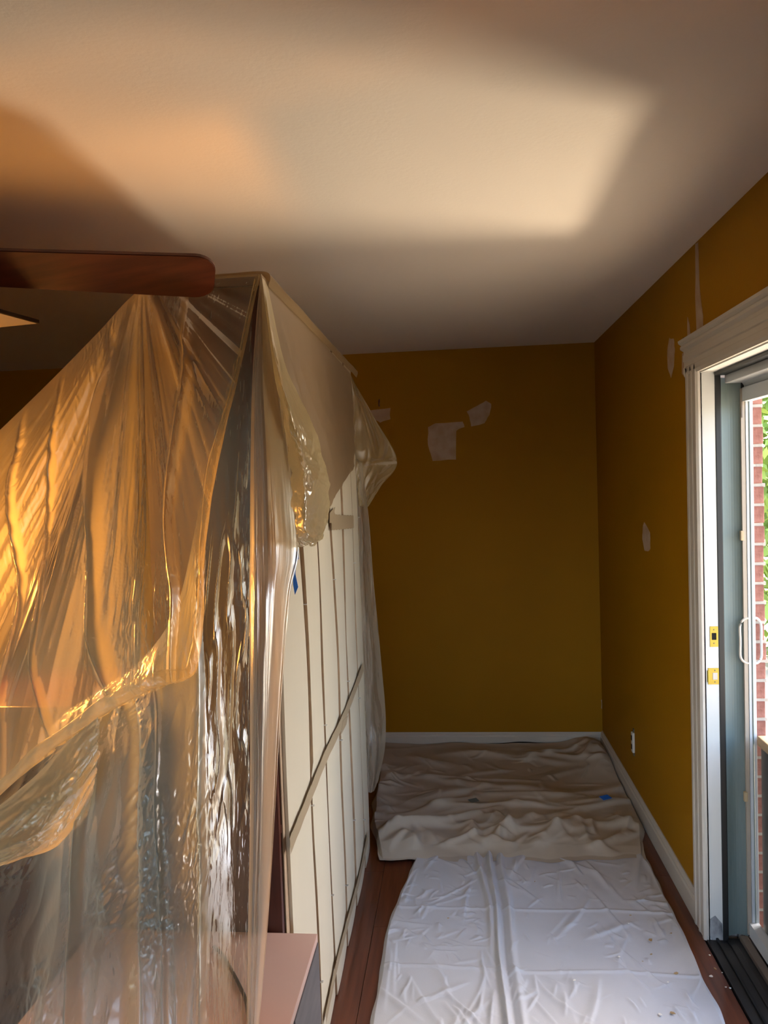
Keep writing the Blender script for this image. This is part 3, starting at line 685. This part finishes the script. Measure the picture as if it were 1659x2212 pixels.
d = sst(0, .1, V)*(.010*np.sin(U*13+1.2*vnoise(V*3, V*0, 2))+.003*ridge(U*7, V*1.5, 2)+.0010*ridge(U*22, V*6, 3))
P = P+np.array([.25, -.97, 0])*d[..., None]
film('corner_fold', P, M['film_side'], .3, 1.9, ps, 'narrow pleated fall at the bookcase corner')

# E: taut flap lying over the top of the cream boards
def onback(px, py, off): return tuple(at(px, py, 0, BX1+off))
E_ = [[onback(564, 592, .016), onback(610, 640, .016), onback(660, 698, .016), onback(710, 755, .016), onback(757.5, 808, .016)],
      [onback(585, 760, .030), onback(630, 800, .030), onback(675, 840, .028), onback(718, 870, .026), onback(760, 880, .022)],
      [onback(612, 950, .045), onback(650, 960, .045), onback(690, 965, .04), onback(728, 960, .032), onback(763, 945, .025)],
      [onback(640, 1168, .060), onback(672, 1172, .060), onback(700, 1130, .055), onback(728, 1062, .04), onback(766, 1006, .028)]]
P = grid_surface(E_, 200, 240); U, V = np.meshgrid(np.linspace(0, 1, 200), np.linspace(0, 1, 240))
d = sst(0, .3, V)*(.006*ridge(U*7-V*3, V*1.2, 2)+.002*ridge(U*22, V*3, 3)); P = P+np.array([1., 0, 0])*d[..., None]
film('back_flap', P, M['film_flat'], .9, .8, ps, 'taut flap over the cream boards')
# F: crumpled doubled pouch in front of it
F_ = [[onback(566, 600, .020), onback(572, 606, .022), onback(578, 618, .022), onback(583, 640, .02)],
      [onback(590, 800, .040), onback(600, 800, .055), onback(611, 800, .055), onback(620, 800, .042)],
      [onback(618, 960, .060), onback(640, 955, .085), onback(662, 950, .085), onback(683, 945, .06)],
      [onback(628, 1060, .075), onback(656, 1050, .11), onback(684, 1045, .11), onback(706, 1040, .07)],
      [onback(636, 1140, .085), onback(660, 1150, .11), onback(690, 1140, .10), onback(708, 1115, .07)],
      [onback(643, 1182, .080), onback(662, 1176, .09), onback(676, 1180, .09), onback(696, 1160, .07)]]
P = grid_surface(F_, 160, 320); U, V = np.meshgrid(np.linspace(0, 1, 160), np.linspace(0, 1, 320))
d = sst(.0, .45, V)*(.014*vnoise(U*2.5+V, V*5, 1)+.008*ridge(U*4-V*2, V*9, 2)+.0024*ridge(U*14, V*22, 3)+.0008*ridge(U*30, V*46, 4))
P = P+np.array([.75, -.66, 0])*d[..., None]
film('crumpled_pouch', P, M['film_pouch'], .5, .9, ps, 'crumpled double layer hanging over the boards')
# G: peak and strip beyond the far end of the bookcase
yG = BY1+.03
def g(px, py, dy=0): return tuple(at(px, py, 1, yG+dy))
G_ = [[g(757, 808), g(759, 812), g(761, 816), g(763, 822)],
      [g(762, 905, .0), g(782, 902, .02), g(798, 904, .02), g(812, 908, .0)],
      [g(768, 1005, .0), g(795, 1000, .03), g(822, 997, .02), g(858, 995, -.02)],
      [g(772, 1050, .0), g(790, 1050, .03), g(806, 1052, .02), g(823, 1050, .0)],
      [g(776, 1092, .0), g(783, 1094, .02), g(790, 1096, .02), g(796, 1094, .0)]]
P = grid_surface(G_, 110, 140); U, V = np.meshgrid(np.linspace(0, 1, 110), np.linspace(0, 1, 140))
d = .010*vnoise(U*3, V*4, 1)+.005*ridge(U*5+V*3, V*6, 2)+.012*np.exp(-((V-.5)/.02)**2)*sst(0, .3, U)
P = P+np.array([0, -1., 0])*d[..., None]*sst(0, .15, V)[..., None]
film('far_peak', P, M['film_pouch'], .3, .5, ps, 'pointed corner of the sheet')
G2 = [[g(764, 985), g(770, 990), g(776, 995), g(782, 1000)],
      [g(772, 1130), g(780, 1130, .02), g(788, 1132, .02), g(798, 1135)],
      [g(778, 1260), g(788, 1262, .02), g(798, 1265, .0), g(808, 1268)],
      [g(783, 1400), g(796, 1400, .02), g(808, 1402, .03), g(821, 1405)],
      [g(788, 1540), g(802, 1540, .03), g(817, 1540, .02), g(832, 1540)],
      [g(791, 1620), g(803, 1625, .0), g(816, 1625, .03), g(830, 1620)],
      [g(794, 1712), g(800, 1712, .02), g(808, 1708, .02), g(815, 1690)]]
P = grid_surface(G2, 120, 420); U, V = np.meshgrid(np.linspace(0, 1, 120), np.linspace(0, 1, 420))
d = .010*vnoise(U*3, V*5, 2)+.004*ridge(U*4, V*7, 3)+.0008*ridge(U*10, V*26, 4); P = P+np.array([.3, -.9, 0])*(d*sst(0, .1, V))[..., None]
film('far_strip', P, M['film_side'], .2, 1.5, ps, 'strip hanging past the far end of the bookcase')
# top fold of film over the bookcase top
T_ = [[(BX0-.01, yy, BZ+.004), (BX1-.10, yy, BZ+.005), (BX1+.016, yy, BZ+.003), (BX1+.021, yy, BZ-.03)] for yy in (BY0-.008, 2.3, 2.8, BY1+.002)]
P = grid_surface(T_, 60, 120); U, V = np.meshgrid(np.linspace(0, 1, 60), np.linspace(0, 1, 120)); P[..., 2] += .0025*(1+vnoise(U*3, V*9, 2))
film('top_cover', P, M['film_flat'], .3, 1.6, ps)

tp = obj('blue_tape', prism(BT, (.0, .0012, 0)), M['bluetape']); tag(tp, 'torn piece of blue masking tape at the edge of the plastic over the boards', 'tape')

# D: lower sheet
ps2 = empty('plastic_sheet', (-.72, 1.40, 0)); tag(ps2, 'grey crinkled clear plastic sheet hanging below the orange-lit one', 'plastic sheeting')
D_ = C3([
 [(-200, 1790, 1.60), (-80, 1740, 1.58), (40, 1640, 1.56), (140, 1540, 1.55), (230, 1480, 1.55), (310, 1420, 1.56), (385, 1300, 1.60), (440, 1050, 1.66), (500, 800, 1.70), (545, 660, 1.715)],
 [(-200, 1830, 1.57), (-80, 1780, 1.55), (40, 1700, 1.52), (140, 1620, 1.50), (230, 1560, 1.50), (315, 1520, 1.50), (395, 1450, 1.53), (450, 1300, 1.60), (505, 1180, 1.66), (543, 1100, 1.68)],
 [(-200, 1900, 1.50), (-80, 1860, 1.48), (40, 1800, 1.45), (140, 1740, 1.42), (230, 1700, 1.40), (320, 1670, 1.40), (405, 1630, 1.43), (460, 1560, 1.50), (505, 1500, 1.57), (541, 1440, 1.60)],
 [(-200, 2000, 1.42), (-80, 1980, 1.40), (30, 1960, 1.36), (130, 1930, 1.33), (220, 1910, 1.30), (320, 1890, 1.29), (410, 1870, 1.31), (465, 1830, 1.38), (507, 1790, 1.44), (541, 1760, 1.47)],
 [(-200, 2150, 1.32), (-80, 2140, 1.30), (20, 2130, 1.26), (110, 2120, 1.22), (210, 2110, 1.19), (310, 2100, 1.18), (405, 2090, 1.19), (462, 2080, 1.22), (504, 2060, 1.26), (537, 2040, 1.28)],
 [(-200, 2420, 1.16), (-80, 2420, 1.14), (0, 2420, 1.12), (90, 2420, 1.10), (190, 2420, 1.09), (295, 2420, 1.08), (395, 2420, 1.08), (458, 2420, 1.09), (500, 2420, 1.10), (533, 2420, 1.11)]])
P = grid_surface(D_, 460, 480); U, V = np.meshgrid(np.linspace(0, 1, 460), np.linspace(0, 1, 480))
wob = .018*vnoise(V*3, V*0+2, 7)
Uw = U+wob
ck = sst(-.1, .3, vnoise(U*5, V*3.5, 20))
d = .036*vnoise(Uw*6, V*.9, 11)+.016*ridge(Uw*7, V*1.0, 12)+.004*ridge(Uw*20+V*3, V*6, 13)+ck*(.0042*ridge(U*34+V*14, V*22, 14)+.0020*ridge(U*70+V*20, V*50, 15))
for c, w, h in ((.735, .010, .035), (.52, .012, -.03), (.395, .009, .03), (.60, .006, .012)):
    d += h*np.exp(-((Uw-c)/w)**2)*sst(.0, .2, V)
d += .004*ridge(U*26, V*13, 25)*sst(.72, .85, U)*(1-sst(.5, .8, V))*2
d *= sst(0, .12, V)*(.22+.78*(1-sst(.70, .80, U)))
d += .010*np.maximum(0, ridge(U*16, V*9+U*5, 61)-.45)*sst(.74, .8, U)*sst(.1, .2, V)*(1-sst(.5, .65, V))*2.4
P = P+np.array([0, -1., 0])*d[..., None]
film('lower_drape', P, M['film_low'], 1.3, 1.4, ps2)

# ------------------------------------------------------------------ drop cloths on the floor
def cloth_grid(rows, nu, nv):
    return grid_surface([[tuple(at(px, py, 2, 0.0)) for px, py in r] for r in rows], nu, nv)
def creases(X, Y, n, x0, x1, y0, y1, lmin, lmax, w0, w1, a0, a1, seed, ang0=PI/2, spread=.7):
    q = np.random.RandomState(seed); h = np.zeros_like(X)
    for _ in range(n):
        cx, cy = q.uniform(x0, x1), q.uniform(y0, y1); L_ = q.uniform(lmin, lmax); a = ang0+q.normal(0, spread); w = q.uniform(w0, w1); am = q.uniform(a0, a1); bend = q.normal(0, .06)
        m = (np.abs(X-cx) < L_*.7+3*w) & (np.abs(Y-cy) < L_*.7+3*w)
        dx_, dy_ = X[m]-cx, Y[m]-cy; s_ = dx_*math.cos(a)+dy_*math.sin(a); t_ = -dx_*math.sin(a)+dy_*math.cos(a)+bend*s_*s_/L_*2
        prof = np.where(t_ > 0, np.exp(-(t_/(w*2.4))**2), np.exp(-(t_/w)**2))
        h[m] += am*prof*np.clip(1-(2*s_/L_)**2, 0, 1)
    return h
# near white one
rows = [[(897, 1853), (1026, 1853), (1150, 1853), (1283, 1853), (1395, 1853)],
        [(873, 1915), (1015, 1915), (1152, 1915), (1300, 1915), (1428, 1918)],
        [(836, 2005), (1000, 2005), (1156, 2005), (1328, 2008), (1474, 2012)],
        [(820, 2110), (990, 2110), (1160, 2110), (1352, 2112), (1520, 2115)],
        [(797, 2240), (975, 2240), (1166, 2240), (1385, 2240), (1578, 2240)],
        [(770, 2600), (960, 2600), (1172, 2600), (1440, 2600), (1690, 2600)]]
P = cloth_grid(rows, 420, 520); X, Y = P[..., 0].copy(), P[..., 1].copy(); U, V = np.meshgrid(np.linspace(0, 1, 420), np.linspace(0, 1, 520))
mid = X-(.118+.02*vnoise(Y*2.3, Y*0, 5))
h = .010+.007*vnoise(X*3, Y*2.2, 1)+.0004*vnoise(X*30, Y*22, 4)
h += creases(X, Y, 70, -.35, .8, 2.1, 3.25, .10, .40, .004, .010, .002, .007, 11)
h += creases(X, Y, 150, -.35, .8, 2.1, 3.25, .03, .12, .003, .006, .0015, .004, 12, PI/2, 1.0)
h += creases(X, Y, 60, -.28, .05, 2.6, 3.0, .03, .10, .003, .006, .002, .004, 13, PI/2, 1.2)
h += creases(X, Y, 40, -.3, .7, 2.2, 2.5, .04, .12, .003, .006, .002, .005, 14, PI/2, .5)
h += .020*np.exp(-((mid+.012)/.010)**2)-.006*np.exp(-((mid-.008)/.008)**2)+.014*np.exp(-((mid+.055+.02*np.sin(Y*4))/.011)**2)*sst(2.4, 2.9, Y)+.010*np.exp(-((mid-.035)/.012)**2)
for yf, s in ((2.86, .004), (2.50, .004), (2.18, .003)): h += s*np.exp(-((Y-yf-.01*vnoise(X*3, X*0, 8))/.008)**2)
edge = np.minimum(np.minimum(U, 1-U)/.02, 1); h = .002+h*edge
P[..., 2] = h; P[..., 0] += .006*vnoise(Y*8, Y*0, 4)*(1-edge)
cn = surf_obj('drop_cloth', P, M['cotton']); tag(cn, 'white cotton drop cloth spread flat in the foreground with a lengthwise fold', 'drop cloth')
# far beige canvas, rumpled
rows = [[(824, 1612), (920, 1606), (1040, 1606), (1180, 1608), (1306, 1612)],
        [(818, 1650), (930, 1645), (1050, 1645), (1200, 1645), (1330, 1655)],
        [(812, 1700), (930, 1690), (1070, 1690), (1210, 1690), (1350, 1700)],
        [(806, 1745), (925, 1745), (1080, 1745), (1230, 1745), (1378, 1755)],
        [(803, 1800), (915, 1800), (1085, 1800), (1245, 1800), (1393, 1805)],
        [(822, 1866), (930, 1866), (1090, 1868), (1270, 1864), (1394, 1862)]]
P = cloth_grid(rows, 420, 400); X, Y = P[..., 0].copy(), P[..., 1].copy(); U, V = np.meshgrid(np.linspace(0, 1, 420), np.linspace(0, 1, 400))
big = vnoise(X*2.2+Y*.8, Y*2.0, 31)
Xr = X*.8+Y*.6; Yr = -X*.6+Y*.8
Wx = X+.10*vnoise(X*1.7, Y*1.7, 50); Wy = Y+.10*vnoise(X*1.9, Y*1.5, 51)
Xr = Wx*.85+Wy*.5; Yr = -Wx*.5+Wy*.85
h = .018+.022*big+.010*np.maximum(0, ridge(Xr*1.3, Yr*2.6, 32)-.2)**1.5+.0005*vnoise(X*24, Y*20, 35)
h += creases(X, Y, 26, -.45, .8, 3.4, 4.5, .25, .7, .014, .030, .008, .022, 21, .15, .5)
h += creases(X, Y, 60, -.45, .8, 3.35, 4.5, .08, .25, .006, .014, .003, .010, 22, .4, .9)
h += creases(X, Y, 22, -.45, .8, 3.32, 3.6, .12, .3, .012, .022, .012, .026, 23, 2.0, .5)
h += .016*np.exp(-((V-.04)/.03)**2)*(.5+vnoise(X*4, X*0, 55))
h += .050*np.exp(-((U-.90)/.06)**2-((V-.16)/.12)**2)*(1+.5*ridge(X*9, Y*9, 37))
h += .035*np.exp(-((U-.04)/.06)**2-((V-.45)/.25)**2)*(1+.6*ridge(X*8, Y*7, 38))
for (x0, y0, x1, y1, a_, w_) in ((-.40, 3.42, .25, 3.75, .030, .030), (.1, 3.36, .32, 3.62, .030, .028), (.32, 3.36, .52, 3.58, .035, .030), (.45, 3.60, .80, 3.52, .020, .03), (-.35, 3.62, .05, 3.85, .026, .03), (-.3, 4.12, .4, 4.08, .012, .02), (.05, 3.9, .6, 3.86, .014, .025), (-.42, 3.36, -.12, 3.60, .028, .025), (-.1, 3.34, .12, 3.46, .022, .02), (.55, 3.34, .74, 3.46, .02, .022)):
    dx_, dy_ = x1-x0, y1-y0; t_ = np.clip(((X-x0)*dx_+(Y-y0)*dy_)/(dx_**2+dy_**2), 0, 1); dd = np.hypot(X-x0-t_*dx_, Y-y0-t_*dy_)
    h += a_*np.exp(-(dd/w_)**2)*(.4+.6*np.sin(PI*np.clip(t_, .05, .95)))
h = np.maximum(h, .008+.002*vnoise(X*9, Y*9, 39))
e = np.minimum(np.minimum(U, 1-U)/.03, 1); e2 = np.minimum((1-V)/.09, 1); h = .003+h*e*(.12+.88*e2)
h = np.where(Y < 3.42, np.maximum(h, .014), h)
P[..., 2] = h; sc2 = sst(.85, 1, V)*(.02*vnoise(X*6, X*0, 40)+.012*vnoise(X*15, X*0, 41)); P[..., 1] += sc2; P[..., 0] += (U-.5)*2*.015*vnoise(Y*7, Y*0, 42)*sst(.9, 1, np.abs(U-.5)*2)
P[..., 1] = np.minimum(P[..., 1], YB-.020); P[..., 0] = np.minimum(P[..., 0], XR-.024)
cf = surf_obj('drop_cloth', P, M['canvas']); tag(cf, 'rumpled beige canvas drop cloth bunched against the back wall', 'drop cloth')

def on_far(px, py, dz=.004):
    p = at(px, py, 2, .05); d2 = (P[..., 0]-p.x)**2+(P[..., 1]-p.y)**2; i = np.unravel_index(d2.argmin(), d2.shape); return Vector((p.x, p.y, P[i][2]+dz))
for (px, py, w, mm, lab) in ((1308, 1724, .026, 'bluetape', 'small square of blue tape on the right of the rumpled canvas'), (1023, 1722, .024, 'greyblue', 'small grey-blue scrap lying on the middle of the rumpled canvas')):
    c = on_far(px, py, .006); bm = B(-w, -w*.7, 0, w, w*.7, .0012); bm.transform(Matrix.Translation(c) @ Matrix.Rotation(.5, 4, 'Z') @ Matrix.Rotation(.12, 4, 'X'))
    tag(obj('tape_scrap', bm, M[mm]), lab, 'tape')
# debris: paint chips and shavings
chips = [(1337, 2067, 'chip', .006), (1241, 2118, 'chip', .008), (1358, 1995, 'chip', .004), (1443, 2122, 'chip', .005), (1405, 2031, 'shav', .009), (1407, 2062, 'shav', .004), (1388, 2077, 'shav', .003),
 (1460, 2103, 'shav', .006), (1426, 2192, 'chip', .009), (1452, 2188, 'shav', .007), (1533, 2064, 'chip', .006), (1537, 2110, 'chip', .009), (1568, 2133, 'chip', .005), (1577, 2135, 'chip', .005), (1450, 2016, 'shav', .004),
 (1545, 2093, 'shav', .004), (1560, 2102, 'chip', .003), (968, 1984, 'shav', .003), (1155, 1905, 'shav', .003), (1362, 1978, 'shav', .003)]
for i, (px, py, mm, s) in enumerate(chips):
    p = at(px, py, 2, .018 if px < 1530 else .001); n_ = 5+i % 3
    poly = [Vector((s*random.uniform(.5, 1.1)*math.cos(2*PI*k/n_)*(1.6 if mm == 'shav' else 1), s*random.uniform(.4, 1)*math.sin(2*PI*k/n_), random.uniform(0, .002))) for k in range(n_)]
    bm = prism(poly, (0, 0, .001)); o = obj('paint_chip' if mm == 'chip' else 'wood_shaving', bm, M[mm]); o.location = p; o.rotation_euler = (0, 0, random.uniform(0, 6))
    where = 'on the white drop cloth' if px < 1530 else 'on the wooden floor strip by the threshold'
    spot = {1241: 'nearest the lengthwise fold', 1337: 'in the middle of the right half', 1358: 'farthest from the camera', 1443: 'near the right edge', 1426: 'closest to the bottom right corner', 968: 'on the left half', 1155: 'on the far fold', 1405: 'near the right edge', 1452: 'near the bottom right'}.get(px, '')
    tag(o, ('small white paint chip ' if mm == 'chip' else 'tiny brown wood shaving ')+where+(', '+spot if spot else ''), 'debris', ('paint chips ' if mm == 'chip' else 'wood shavings ')+where)
